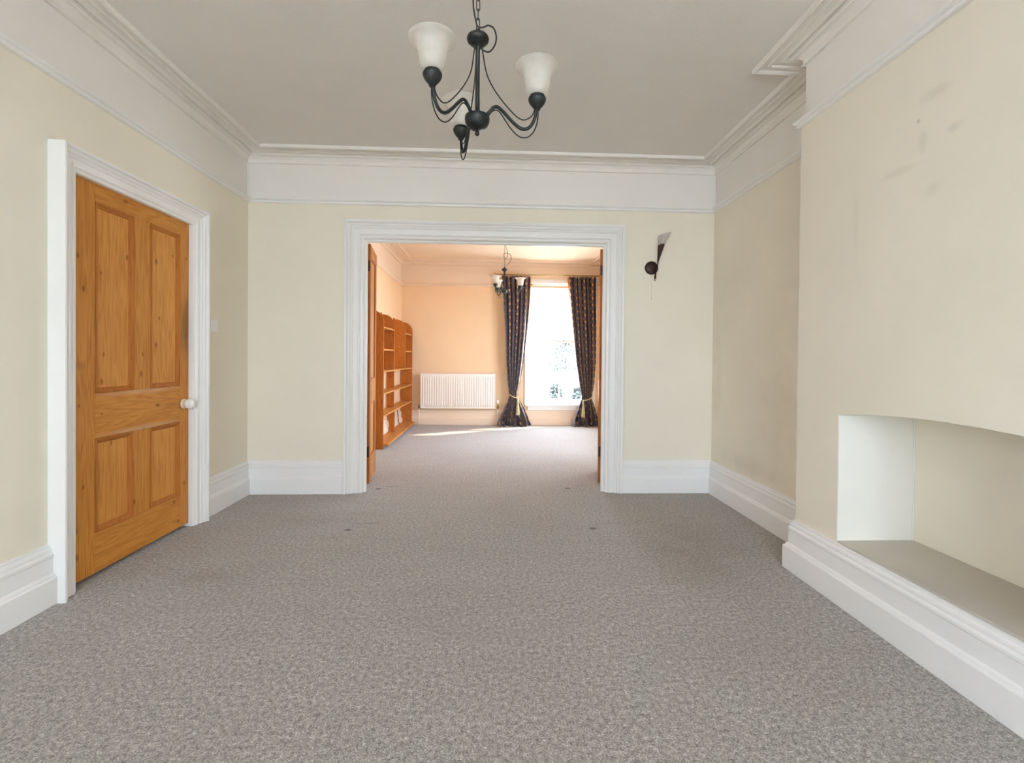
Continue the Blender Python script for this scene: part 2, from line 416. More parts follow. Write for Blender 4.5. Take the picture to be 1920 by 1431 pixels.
floor = boxes('floor', [(-2.5, 2.5, -3.7, 8.1, -.12, 0)], 'carpet', kind='structure')
ceil1 = boxes('ceiling', [(-2.4, 2.4, -3.65, YB+.12, CEIL, CEIL+.15)], 'ceiling', kind='structure')
ceil2 = boxes('ceiling', [(-1.9, 2.2, YB+.121, 8.0, FCEIL, FCEIL+.187)], 'ceiling_far', kind='structure')

def wall(name, axis, face, back, a0, a1, holes, mat, rail, top, parent=None, setback=.012, fr='frieze'):
    lo, hi = [], []
    for c in wall_grid(a0, a1, 0, rail, holes):
        lo.append((min(face, back), max(face, back), c[0], c[1], c[2], c[3]) if axis == 'x' else (c[0], c[1], min(face, back), max(face, back), c[2], c[3]))
    f2 = face + (setback if back > face else -setback)
    for c in wall_grid(a0, a1, rail, top, holes):
        hi.append((min(f2, back), max(f2, back), c[0], c[1], c[2], c[3]) if axis == 'x' else (c[0], c[1], min(f2, back), max(f2, back), c[2], c[3]))
    o = boxes(name, lo, mat, kind='structure')
    boxes('frieze', hi, fr, parent=o, label='white painted frieze above the picture rail')
    return o
wall('wall_left', 'x', XL, XL-T, YR-.25, YB, [(DY0-.03, DY1+.03, -1, DZ+.03), (-2.75, -1.55, .75, 2.20)], 'wall', RAIL+.015, CEIL)
# dividing wall: lower part, then its frieze towards the front room
wb = boxes('wall_back', [(c[0], c[1], YB, YW, c[2], c[3]) for c in wall_grid(XL-T, XR+T, 0, RAIL+.015, [(OPX0-.045, OPX1+.045, -1, OPZ+.045)])], 'wall', kind='structure')
boxes('frieze', [(XL-T, XR+T, YB+.012, YW, RAIL+.015, FCEIL)], 'frieze', parent=wb)
wall('wall_right', 'x', XR, XR+T, YC-.005, YB, [], 'wall_alcove', RAIL+.015, CEIL)
wall('wall_right', 'x', XR, XR+T, YR-.25, YC0+.005, [], 'wall', RAIL+.015, CEIL)
RW = [(-1.0, 1.0, .60, 2.35)]
LW = (-2.75, -1.55, .75, 2.20)
wall('wall_rear', 'y', YR, YR-T, XL, XR, RW, 'wall', RAIL+.015, CEIL)
# far room
FW = (.62, 1.65, .335, 2.345)
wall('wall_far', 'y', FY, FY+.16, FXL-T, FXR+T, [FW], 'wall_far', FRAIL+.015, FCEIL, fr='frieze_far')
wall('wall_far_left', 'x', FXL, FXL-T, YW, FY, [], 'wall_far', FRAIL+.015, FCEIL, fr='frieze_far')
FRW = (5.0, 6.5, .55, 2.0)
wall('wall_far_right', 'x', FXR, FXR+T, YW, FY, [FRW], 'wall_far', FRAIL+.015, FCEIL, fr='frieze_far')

# chimney breast with arched recess
RY0, RY1, RZ, RX = 1.10, 2.105, .272, 1.975
def arch(y): return .893-.145*(y-(RY0+RY1)/2)**2
def chimney():
    V, Fc = [], []
    XB = XR+T
    box_vf(XC, XB, YC0, RY0, 0, RAIL+.015, V, Fc); box_vf(XC, XB, RY1, YC, 0, RAIL+.015, V, Fc)
    box_vf(XC, XB, RY0, RY1, 0, RZ-.02, V, Fc); box_vf(RX, XB, RY0, RY1, RZ-.02, 1.0, V, Fc)
    n = 24
    for i in range(n):
        ya, yb = RY0+(RY1-RY0)*i/n, RY0+(RY1-RY0)*(i+1)/n
        b = len(V)
        za, zb, zt = arch(ya), arch(yb), RAIL+.015
        V += [(XC, ya, za), (XB, ya, za), (XB, yb, zb), (XC, yb, zb), (XC, ya, zt), (XB, ya, zt), (XB, yb, zt), (XC, yb, zt)]
        Fc += [(b, b+3, b+2, b+1), (b+4, b+5, b+6, b+7), (b, b+4, b+7, b+3), (b+1, b+2, b+6, b+5)]
    me = mesh('wall_chimney', V, Fc)
    o = link('wall_chimney', me, 'wall_chimney', kind='structure')
    boxes('frieze', [(XC+.012, XR+T, YC0+.012, YC-.012, RAIL+.015, CEIL)], 'frieze', parent=o)
    boxes('hearth', [(XC+.004, RX+.01, RY0-.01, RY1+.01, RZ-.02, RZ)], 'hearth', parent=o, label='bare stone hearth ledge in the arched recess')
    # cheeks of the recess, in a paler tone than the breast
    boxes('recess_cheek', [(XC+.001, RX, RY1-.004, RY1+.006, RZ, arch(RY1)-.0005)], 'recess', parent=o, label='paler side of the arched recess')
    boxes('recess_cheek', [(XC+.001, RX, RY0-.006, RY0+.004, RZ, arch(RY0)-.0005)], 'recess', parent=o)
    # plaster bead in the recess corner
    boxes('corner_bead', [(RX-.007, RX, RY1-.010, RY1-.004, RZ, .86)], 'recess', parent=o, bevel=.0025)
chimney()

# skirting, picture rail, cornice profiles (distance from wall, height)
SK = [(0, 0), (.040, 0), (.042, .004), (.042, .118), (.039, .124), (.034, .126), (.033, .131), (.028, .137), (.024, .140), (.024, .206), (.027, .211), (.027, .222),
      (.023, .226), (.017, .230), (.019, .238), (.017, .246), (.010, .252), (.009, .262), (0, .264)]
def rail_prof(z): return [(-.012, z), (.012, z), (.020, z+.004), (.021, z+.010), (.013, z+.014), (.013, z+.019), (.024, z+.024), (.031, z+.030), (.031, z+.035), (.020, z+.036), (.012, z+.041), (-.012, z+.041)]
def corn_prof(c):
    z = c-.022
    return [(-.012, z-.060), (.0, z-.060), (.0, z-.056), (-.004, z-.054), (-.004, z-.010), (.002, z-.006), (.006, z+.0), (.018, z+.004), (.022, z+.009), (.024, z+.015), (.030, z+.015), (.032, z+.006),
            (.040, z+.003), (.056, z+.003), (.060, z+.010), (.070, z+.012), (.095, z+.010), (.100, z+.006), (.108, z+.006), (.112, z+.012), (.150, z+.013), (.155, z+.004), (.168, z+.001), (.173, z+.004), (.174, c+.004), (-.012, c+.004)]
def corn_prof2(c):   # small cove at the wall, deep quirk, then stepped bands on the ceiling
    return [(-.012, c-.079), (.004, c-.079), (.006, c-.074), (-.002, c-.070), (-.002, c-.048), (.004, c-.042), (.014, c-.032), (.026, c-.028), (.034, c-.030), (.039, c-.026), (.040, c-.004), (.050, c-.003), (.053, c-.014), (.066, c-.018),
            (.078, c-.013), (.098, c-.010), (.104, c-.009), (.106, c-.018), (.116, c-.019), (.119, c-.008), (.140, c-.007), (.149, c-.011), (.152, c-.020), (.163, c-.025), (.172, c-.021), (.175, c+.004), (-.012, c+.004)]
sweep([None, 'baseboard_chimney', 'baseboard_chimney', 'baseboard_chimney', 'baseboard_right', 'baseboard_back'],
      [(XR, YR), (XR, YC0), (XC, YC0), (XC, YC), (XR, YC), (XR, YB), (1.084, YB)], SK, 'skirt')
sweep(['baseboard_back', 'baseboard_left'], [(-1.184, YB), (XL, YB), (XL, 3.206)], SK, 'skirt')
sweep(['baseboard_left', None], [(XL, 2.148), (XL, YR), (XR, YR)], SK, 'skirt')
loop = [(XR, YR), (XR, YC0), (XC, YC0), (XC, YC), (XR, YC), (XR, YB), (XL, YB), (XL, YR)]
sweep(['trim_%d' % i for i in range(1, 9)], loop, rail_prof(RAIL), 'white', closed=True)
sweep(['trim_%d' % i for i in range(9, 17)], loop, corn_prof2(CEIL), 'frieze', closed=True)
floop = [(FXR, YW), (FXR, FY), (FXL, FY), (FXL, YW)]
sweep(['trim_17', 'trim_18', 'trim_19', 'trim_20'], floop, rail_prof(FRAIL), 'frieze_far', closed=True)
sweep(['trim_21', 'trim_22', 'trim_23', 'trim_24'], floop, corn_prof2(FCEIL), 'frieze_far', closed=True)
sweep(['baseboard_far_right', 'baseboard_far', 'baseboard_far_left'], [(FXR, YW), (FXR, FY), (FXL, FY), (FXL, YW)], [(d, z*.92) for d, z in SK], 'frieze_far')  # white skirting, warm light put into its colour

# ------------------------------------------------------------------ door casings
def casing(name, prof, a0, a1, zt, to_xyz, mat='white', label=None):
    """architrave round an opening: prof = [(w outward, d proud)], to_xyz(a, z, d)"""
    k = len(prof); R = []
    R.append([to_xyz(a0-w, 0, d) for w, d in prof]); R.append([to_xyz(a0-w, zt+w, d) for w, d in prof])
    R.append([to_xyz(a1+w, zt+w, d) for w, d in prof]); R.append([to_xyz(a1+w, 0, d) for w, d in prof])
    o = None
    for s, nm in ((0, 'architrave_jamb'), (1, 'architrave_head'), (2, 'architrave_jamb')):
        V = R[s]+R[s+1]; Fc = [(i, (i+1) % k, k+(i+1) % k, k+i) for i in range(k)] + [tuple(range(k)), tuple(range(k, 2*k))]
        if s == 0: o = struct_empty(name, (0, 0, 0), label)
        link(nm, mesh(nm, V, Fc), mat, o)
    return o
OC = [(.0, -.045), (.0, -.030), (.004, -.024), (.012, -.020), (.018, -.022), (.022, -.016), (.024, .002), (.030, .008), (.038, .010), (.046, .006), (.050, .016), (.058, .020), (.062, .014), (.098, .016),
      (.104, .024), (.112, .028), (.117, .024), (.122, .032), (.130, .036), (.134, .026), (.139, .030), (.146, .042), (.156, .046), (.165, .043), (.167, .036), (.167, .0), (.050, .0), (.044, -.002), (.044, -.045)]
casing('trim_25', OC, OPX0, OPX1, OPZ, lambda a, z, d: (a, YB-d, z), label='wide moulded white casing round the opening to the far room')
# lining behind the stop
boxes('trim_26', [(OPX0-.045, OPX0-.0445+.002, YB+.045, YW, 0, OPZ+.043), (OPX1+.043, OPX1+.045, YB+.045, YW, 0, OPZ+.043), (OPX0-.045, OPX1+.045, YB+.045, YW, OPZ+.043, OPZ+.045)], 'white', kind='structure')
# door casing on the left wall: outer edge stands well proud
DC = [(.0, -.006), (.0, .030), (.006, .034), (.014, .033), (.018, .038), (.022, .044), (.030, .046), (.034, .041), (.052, .043), (.058, .050), (.064, .053), (.068, .050), (.074, .060), (.082, .066), (.086, .060), (.090, .072), (.098, .076), (.104, .074), (.105, .0), (.030, .0), (.030, -.006)]
casing('trim_27', DC, DY0, DY1, DZ-.008, lambda a, z, d: (XL+d, a, z), label='deep moulded white casing round the pine door')
boxes('trim_28', [(XL-.12, XL-.006, DY0-.03, DY0-.002, 0, DZ+.03), (XL-.12, XL-.006, DY1+.002, DY1+.03, 0, DZ+.03), (XL-.12, XL-.006, DY0-.03, DY1+.03, DZ+.001, DZ+.03)], 'white', kind='structure')

# ------------------------------------------------------------------ pine door (left wall)
def panel_mesh(name, y0, y1, z0, z1, xf, mat, parent):
    """recessed flat panel plus its mitred moulding; returns moulding"""
    boxes(name, [(xf-.022, xf-.012, y0+.01, y1-.01, z0+.01, z1-.01)], mat, parent)
    prof = [(0, -.022), (0, .003), (.005, .005), (.011, .001), (.016, -.004), (.022, -.007), (.026, -.012), (.026, -.022)]
    V = []; k = len(prof)
    for (cy, cz, sy, sz) in ((y0, z0, 1, 1), (y1, z0, -1, 1), (y1, z1, -1, -1), (y0, z1, 1, -1)):
        V += [(xf+d, cy+sy*w, cz+sz*w) for w, d in prof]
    Fc = []
    for s in range(4):
        a, b = s*k, ((s+1) % 4)*k
        Fc += [(a+i, a+(i+1) % k, b+(i+1) % k, b+i) for i in range(k)]
    return link('panel_moulding', mesh('panel_moulding', V, Fc), 'pine_mould', parent)
def pine_door():
    XF = XL+.004
    d = struct_empty('door_1', (XF, DY0, 0), 'stripped pine four panel door with a white knob, in the left wall')
    g = bpy.data.objects.new('x', None)
    def P(name, y0, y1, z0, z1, mat, dx=0, lab=None):
        o = boxes(name, [(-.040, dx, y0-DY0, y1-DY0, z0, z1)], mat, d, bevel=.0015, label=lab); return o
    zb = .024
    P('stile', DY0+.003, 2.390, zb, DZ-.003, 'pine_z'); P('stile', 3.018, DY1-.003, zb, DZ-.003, 'pine_z')
    P('rail', 2.3905, 3.0175, 1.856, DZ-.003, 'pine_y'); P('rail', 2.3905, 3.0175, .688, .912, 'pine_y', -.0005); P('rail', 2.3905, 3.0175, zb, .222, 'pine_y', -.0005)
    P('muntin', 2.642, 2.766, .9125, 1.8555, 'pine_z', -.0008); P('muntin', 2.634, 2.764, .2225, .6875, 'pine_z', -.0008)
    for (y0, y1, z0, z1) in ((2.391, 2.641, .913, 1.855), (2.767, 3.017, .913, 1.855), (2.391, 2.633, .223, .687), (2.765, 3.017, .223, .687)):
        panel_mesh('door_panel', y0-DY0, y1-DY0, z0, z1, 0, 'pine_panel', d)
    # knob
    ky, kz = 3.055-DY0, .797
    k = link('door_knob', lathe_me('door_knob', [(0, .030), (.010, .030), (.010, .040), (.014, .042), (.025, .047), (.031, .057), (.033, .068), (.030, .079), (.021, .088), (.010, .092), (0, .093)], 28, 'x'), 'ceramic', d, loc=(-.03, ky, kz), smooth=True, label='white ceramic knob')
    link('knob_rose', lathe_me('knob_rose', [(0, .029), (.030, .029), (.031, .034), (.026, .037), (.014, .039), (0, .039)], 28, 'x'), 'rose', d, loc=(-.03, ky, kz), smooth=True, label='cream knob rose')
    boxes('hinge', [(-.002, .008, -.006, .004, 1.62, 1.70)], 'steel', d); boxes('hinge', [(-.002, .008, -.006, .004, .26, .34)], 'steel', d)
pine_door()
# unseen closed hall box, added to keep daylight out of the door gap
boxes('wall_hall', [(-2.50, -2.44, 1.9, 3.5, 0, 2.3), (-2.44, XL-T+.01, 1.9, 1.98, 0, 2.3), (-2.44, XL-T+.01, 3.42, 3.5, 0, 2.3), (-2.50, XL-T+.01, 1.9, 3.5, 2.3, 2.36)], 'wall', kind='structure')

# light switch beside the door
s = empty('light_switch', (XL, 3.375, 1.27), 'small white light switch on the left wall, beyond the pine door', 'light switch')
boxes('switch_plate', [(0, .010, -.043, .043, 0, .086)], 'plastic', s, bevel=.003)
boxes('rocker', [(.010, .016, -.010, .010, .030, .056)], 'plastic', s, bevel=.002)

# ------------------------------------------------------------------ bifold pine leaves in the opening
def leaf(name, x, y, rz, sgn, label):
    d = struct_empty(name, (x, y, 0), label); d.rotation_euler = (0, 0, rz)
    W, TK, zt = .475, .036, 2.072
    def B(n, y0, y1, z0, z1, m, t=TK): return boxes(n, [(-t/2, t/2, y0, y1, z0, z1)], m, d, bevel=.0012)
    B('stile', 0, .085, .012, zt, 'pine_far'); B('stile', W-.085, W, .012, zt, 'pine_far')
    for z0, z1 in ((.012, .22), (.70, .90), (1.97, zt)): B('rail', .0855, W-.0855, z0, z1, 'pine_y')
    for z0, z1 in ((.2205, .6995), (.9005, 1.9695)):
        B('door_panel', .0855, W-.0855, z0, z1, 'pine_panel', .014)
        for s_ in (-1, 1):
            V, Fc = [], []
            xo = s_*TK/2; xi = s_*.007
            for (a0, a1, b0, b1) in ((.0855, W-.0855, z0, z0+.014), (.0855, W-.0855, z1-.014, z1), (.0855, .0995, z0, z1), (W-.0995, W-.0855, z0, z1)):
                box_vf(min(xo*.85, xi), max(xo*.85, xi), a0, a1, b0, b1, V, Fc)
            link('panel_moulding', mesh('panel_moulding', V, Fc), 'pine_mould', d)
    for z in (.24, 1.84):
        boxes('hinge', [(-.015, .015, -.003, .001, z, z+.09)], 'bronze', d)
        V, Fc = [], []; tube_vf([(sgn*TK/2, -.006, z), (sgn*TK/2, -.006, z+.09)], .007, V, Fc, 10); link('hinge_knuckle', mesh('hinge_knuckle', V, Fc), 'steel', d, smooth=True)
    return d
leaf('door_2', -1.064, 4.075, math.radians(7.5), -1, 'narrow pine door leaf folded back at the left of the wide opening')
leaf('door_3', .966, 4.10, math.radians(-12.5), 1, 'narrow pine door leaf folded back at the right of the wide opening')

# ------------------------------------------------------------------ windows
def sash_window():
    o = struct_empty('window_1', ((FW[0]+FW[1])/2, FY+.1, FW[2]), 'tall white sash window in the far room')
    ox, oy, oz = o.location
    x0, x1, z0, z1 = FW
    def B(n, b, mt='white', bev=.003, **k): return boxes(n, [(b[0]-ox, b[1]-ox, b[2]-oy, b[3]-oy, b[4]-oz, b[5]-oz)], mt, o, bevel=bev, **k)
    B('window_frame', (x0, x0+.045, FY+.06, FY+.155, z0, z1)); B('window_frame', (x1-.045, x1, FY+.06, FY+.155, z0, z1)); B('window_frame', (x0, x1, FY+.06, FY+.155, z1-.05, z1))
    zm = 1.385
    for nm, a, b, yy in (('lower_sash', z0+.012, zm+.02, FY+.075), ('upper_sash', zm-.02, z1-.05, FY+.115)):
        V, Fc = [], []
        X0, X1 = x0+.045, x1-.045; bot = .075 if nm == 'lower_sash' else .035; top = .035 if nm == 'lower_sash' else .05
        for b_ in ((X0, X0+.042, yy, yy+.035, a, b), (X1-.042, X1, yy, yy+.035, a, b), (X0+.042, X1-.042, yy, yy+.035, a, a+bot), (X0+.042, X1-.042, yy, yy+.035, b-top, b)):
            box_vf(b_[0]-ox, b_[1]-ox, b_[2]-oy, b_[3]-oy, b_[4]-oz, b_[5]-oz, V, Fc)
        s_ = link(nm, mesh(nm, V, Fc), 'white', o)
        xm = (X0+X1)/2
        def BB(n, b, mt): return boxes(n, [(b[0]-ox, b[1]-ox, b[2]-oy, b[3]-oy, b[4]-oz, b[5]-oz)], mt, s_)
        BB('glazing_bar', (xm-.011, xm+.011, yy+.004, yy+.031, a+bot, b-top), 'white')
        for q in ((X0+.042, xm-.011), (xm+.011, X1-.042)): BB('pane', (q[0], q[1], yy+.016, yy+.019, a+bot, b-top), 'pane')
    B('sash_catch', (1.04, 1.09, FY+.07, FY+.10, zm+.02, zm+.035), 'brass', .002)
    B('window_sill', (x0-.06, x1+.06, FY-.055, FY+.10, z0-.028, z0+.004), bev=.008)
    B('window_apron', (x0-.02, x1+.02, FY-.030, FY-.001, .245, z0-.029), bev=.004)
    B('outer_sill', (x0-.03, x1+.03, FY+.155, FY+.28, z0-.06, z0-.005), 'render')
    # casing of the window
    B('window_casing', (x0-.075, x0, FY-.024, FY, z0+.004, z1)); B('window_casing', (x1, x1+.075, FY-.024, FY, z0+.004, z1)); B('window_casing', (x0-.075, x1+.075, FY-.024, FY, z1, z1+.065))
sash_window()
def plain_window(name, axis, c0, c1, z0, z1, face, out, label, n=3):
    o = struct_empty(name, (0, 0, 0), label)
    def W(a0, a1, d0, d1, b0, b1): return (a0, a1, min(d0, d1), max(d0, d1), b0, b1) if axis == 'y' else (min(d0, d1), max(d0, d1), a0, a1, b0, b1)
    d0, d1 = face+out*.08, face+out*.14
    fr = [W(c0, c0+.05, d0, d1, z0, z1), W(c1-.05, c1, d0, d1, z0, z1), W(c0+.05, c1-.05, d0, d1, z0, z0+.07), W(c0+.05, c1-.05, d0, d1, z1-.06, z1)]
    zm = (z0+z1)/2
    fr.append(W(c0+.05, c1-.05, d0, d1, zm-.02, zm+.02))
    for i in range(1, n):
        m_ = c0+(c1-c0)*i/n; fr.append(W(m_-.025, m_+.025, d0+out*.001, d1-out*.001, z0+.07, z1-.06))
    boxes('window_frame', fr, 'white', o)
    for i in range(n):
        a, b = c0+(c1-c0)*i/n, c0+(c1-c0)*(i+1)/n
        boxes('pane', [W(a+.02, b-.02, face+out*.108, face+out*.112, z0+.05, z1-.04)], 'pane', o)
    boxes('window_sill', [W(c0-.04, c1+.04, face-out*.04, face+out*.08, z0-.03, z0)], 'white', o, bevel=.005)
plain_window('window_2', 'y', RW[0][0], RW[0][1], RW[0][2], RW[0][3], YR, -1, 'wide window behind the viewpoint')
plain_window('window_side_fill', 'x', LW[0], LW[1], LW[2], LW[3], XL, -1, 'unseen window added in the left wall for side light', 2)  # added to light the right wall and ceiling from the side
plain_window('window_3', 'x', FRW[0], FRW[1], FRW[2], FRW[3], FXR, 1, 'window in the right wall of the far room')
# sky portals in the three window openings
def portal_at(loc, rot, sx, sy):
    o = portal(0, sx, 0, sy, 0, 0); o.location = loc; o.rotation_euler = rot; return o
portal_at((1.135, FY+.27, 1.34), (-PI/2, 0, 0), 1.03, 2.01)
portal_at((0, YR-.27, 1.475), (PI/2, 0, 0), 2.0, 1.75)
portal_at((XL-.27, -2.15, 1.475), (0, -PI/2, 0), 1.45, 1.2)
portal_at((FXR+.27, 5.75, 1.275), (0, PI/2, 0), 1.45, 1.5)

# ------------------------------------------------------------------ chandeliers
def arm_pts(P, ang): return [(r*math.cos(ang), r*math.sin(ang), z) for r, z in P]
def chandelier(name, loc, rot, zc, label, loops):
    """origin at the ball; zc = ceiling height above the ball"""
    t = empty(name, loc, label, 'chandelier', rz=0)
    link('bowl', lathe_me('bowl', [(0, .022), (.036, .021), (.0425, .017), (.0435, .010), (.042, -.002), (.036, -.014), (.026, -.023), (.012, -.028), (.006, -.029), (.005, -.033), (.008, -.037), (.0085, -.043), (.005, -.048), (0, -.050)], 32), 'iron', t, smooth=True)
    link('stem', lathe_me('stem', [(.0, .03), (.0085, .03), (.0075, .10), (.0075, .25), (.012, .255), (.012, .26), (.009, .265), (0, .265)], 20), 'iron', t, smooth=True)
    link('hub', lathe_me('hub', [(0, .254), (.012, .256), (.016, .264), (.030, .272), (.0375, .280), (.039, .287), (.036, .294), (.026, .299), (.012, .302), (.008, .318), (0, .322)], 32), 'iron', t, smooth=True)
    z0 = -1.930
    for k in range(3):
        a = rot + k*2*PI/3
        main = smooth_pts(arm_pts([(.030, .020), (.042, .030), (.056, .045), (.072, .046), (.092, .028), (.122, -.006), (.150, -.031), (.172, -.036), (.190, -.024), (.202, .002), (.207, .032)], a), 5)
        ar = tube('arm', main, .0056, 'iron', t, 10)
        low = smooth_pts(arm_pts([(.036, .012), (.050, .030), (.066, .036), (.082, .024), (.118, -.030), (.148, -.060), (.176, -.064), (.198, -.046), (.211, -.010), (.212, .032)], a), 5)
        up = smooth_pts(arm_pts([(.014, .262), (.020, .225), (.032, .165), (.052, .120), (.085, .070), (.118, .030), (.142, .006), (.162, -.004), (.180, .0), (.194, .012), (.202, .034)], a), 5)
        tube('wire', low, .0022, 'iron', t, 8); tube('wire', up, .0022, 'iron', t, 8)
        c = (.209*math.cos(a), .209*math.sin(a), 0)
        cup = link('cup', lathe_me('cup', [(0, .026), (.010, .026), (.012, .033), (.019, .040), (.027, .051), (.0305, .060), (.0305, .065), (.027, .068), (.027, .072), (.025, .076), (.0, .077)], 28), 'iron', t, loc=c, smooth=True)
        prof = [(.022, .072), (.031, .076), (.039, .092), (.0435, .112), (.0455, .134), (.048, .148), (.055, .159), (.066, .167), (.0745, .171), (.0755, .174), (.074, .176), (.064, .171), (.052, .163), (.045, .151), (.0425, .134), (.0405, .112), (.036, .093), (.024, .079)]
        link('glass_shade', lathe_me('glass_shade', prof, 40), 'shade', t, loc=c, smooth=True)
        link('bulb', lathe_me('bulb', [(0, .079), (.010, .079), (.011, .095), (.016, .11), (.018, .125), (.012, .142), (0, .147)], 20), 'ceramic', cup, smooth=True)
    # chain
    z = .322; n = int((zc-.05-z)/.031)
    step = (zc-.045-z)/n
    for i in range(n):
        zz = z+step*i-.003; h = step+.006
        pts = []
        for q in range(16):
            an = 2*PI*q/16; x = .0058*math.cos(an); zz2 = (h/2-.0058)*(1 if math.sin(an) > 0 else -1) + .0058*math.sin(an)
            pts.append((x, 0, zz+h/2+zz2) if i % 2 == 0 else (0, x, zz+h/2+zz2))
        tube('chain_link', pts, .0017, 'iron', t, 6, closed=True)
    link('ceiling_rose', lathe_me('ceiling_rose', [(0, zc-.05), (.012, zc-.05), (.030, zc-.040), (.045, zc-.020), (.050, zc-.002), (0, zc)], 28), 'iron', t, smooth=True)
    tube('flex', smooth_pts(loops, 6), .0028, 'cable', t, 8)
    return t
zc1 = CEIL-1.930
chandelier('chandelier', (-.058, 1.648, 1.930), math.radians(-10.5), zc1,
           'three arm dark iron chandelier with bell glass shades, hanging nearest, in the front room',
           [(.010, -.005, .255), (.020, -.012, .240), (.040, -.012, .236), (.058, -.005, .262), (.064, 0, .295), (.055, 0, .325), (.036, 0, .335), (.018, -.004, .325), (.0, -.010, .322), (-.008, -.010, .345), (-.016, -.006, .39), (-.017, 0, .44), (-.006, .004, .49), (.009, .004, .55), (.004, 0, .62), (-.006, 0, .70), (0, 0, zc1-.05)])
fz = 1.985
chandelier('chandelier', (.158, 6.2, fz), math.radians(-5), FCEIL-fz,
           'small three arm chandelier seen through the opening, hanging before the left curtain', 
           [(.004, 0, .32), (.03, 0, .345), (.07, 0, .385), (.088, 0, .43), (.078, 0, .475), (.045, 0, .50), (.0, 0, .50), (-.018, 0, .475), (-.010, 0, .445), (.012, 0, .435), (.034, 0, .455), (.038, 0, .50), (.030, 0, .55), (.012, 0, .60), (0, 0, FCEIL-fz-.05)])

# ------------------------------------------------------------------ wall sconce
def sconce():
    x, z, y = 1.315, 1.862, YB
    t = empty('wall_lamp', (x, y, z), 'dark brown wedge shaped wall lamp with grey glass tip right of the wide opening', 'wall lamp')
    link('back_plate', lathe_me('back_plate', [(0, 0), (.055, 0), (.056, -.006), (.052, -.012), (.030, -.017), (0, -.018)], 36, 'y'), 'bronze', t, smooth=True)
    # split cone: dark lower part and glass top, axis leaning to the right
    B0 = Vector((.040, -.035, .022)); A1 = Vector((.072, -.058, .205)); A2 = Vector((.092, -.066, .275))
    def cone(nm, p0, p1, wl0, wl1, dp0, dp1, mat, slant=0.0):
        V, Fc = [], []; n = 14
        for (p, wd, dp, sl) in ((p0, wl0, dp0, 0), (p1, wl1, dp1, slant)):
            for k in range(n+1):
                a = PI*k/n
                V.append((p.x-wd*math.cos(a), p.y-dp*math.sin(a)+.012, p.z+sl*math.cos(a)*-1))
            for k in range(n, -1, -1):
                a = PI*k/n
                V.append((p.x-(wd-.0025)*math.cos(a), p.y-(dp-.0025)*math.sin(a)+.012, p.z+sl*math.cos(a)*-1))
        m_ = 2*(n+1)
        Fc = [(i, (i+1) % m_, m_+(i+1) % m_, m_+i) for i in range(m_)] + [tuple(range(m_)), tuple(range(m_, 2*m_))]
        return link(nm, mesh(nm, V, Fc), mat, t)
    cone('lamp_cone', Vector((.046, -.030, .040)), Vector((.068, -.052, .185)), .0045, .029, .006, .036, 'bronze', .006)
    cone('lamp_shade', Vector((.0675, -.051, .180)), Vector((.0915, -.058, .270)), .027, .052, .034, .050, 'sconce_glass', .014)
    tube('lamp_stem', [(.046, -.030, .045), (.038, -.026, .0), (.030, -.022, -.045), (.026, -.020, -.075)], lambda s_: .0045+.002*s_, 'bronze', t)
    link('stem_tip', lathe_me('stem_tip', [(0, -.028), (.008, -.028), (.009, -.018), (.005, 0), (0, 0)], 14), 'bronze', t, loc=(.026, -.020, -.062), smooth=True)
    link('glass_bead', lathe_me('glass_bead', [(0, -.010), (.007, -.007), (.010, 0), (.007, .007), (0, .010)], 16), 'sconce_glass', t, loc=(.025, -.020, -.100), smooth=True)
    tube('pull_cord', [(0, -.016, -.04), (0, -.018, -.15), (0, -.018, -.252)], .0008, 'cord', t, 6)
    link('cord_bead', lathe_me('cord_bead', [(0, -.006), (.003, -.003), (.003, .003), (0, .006)], 10), 'cord', t, loc=(0, -.018, -.256), smooth=True)
sconce()

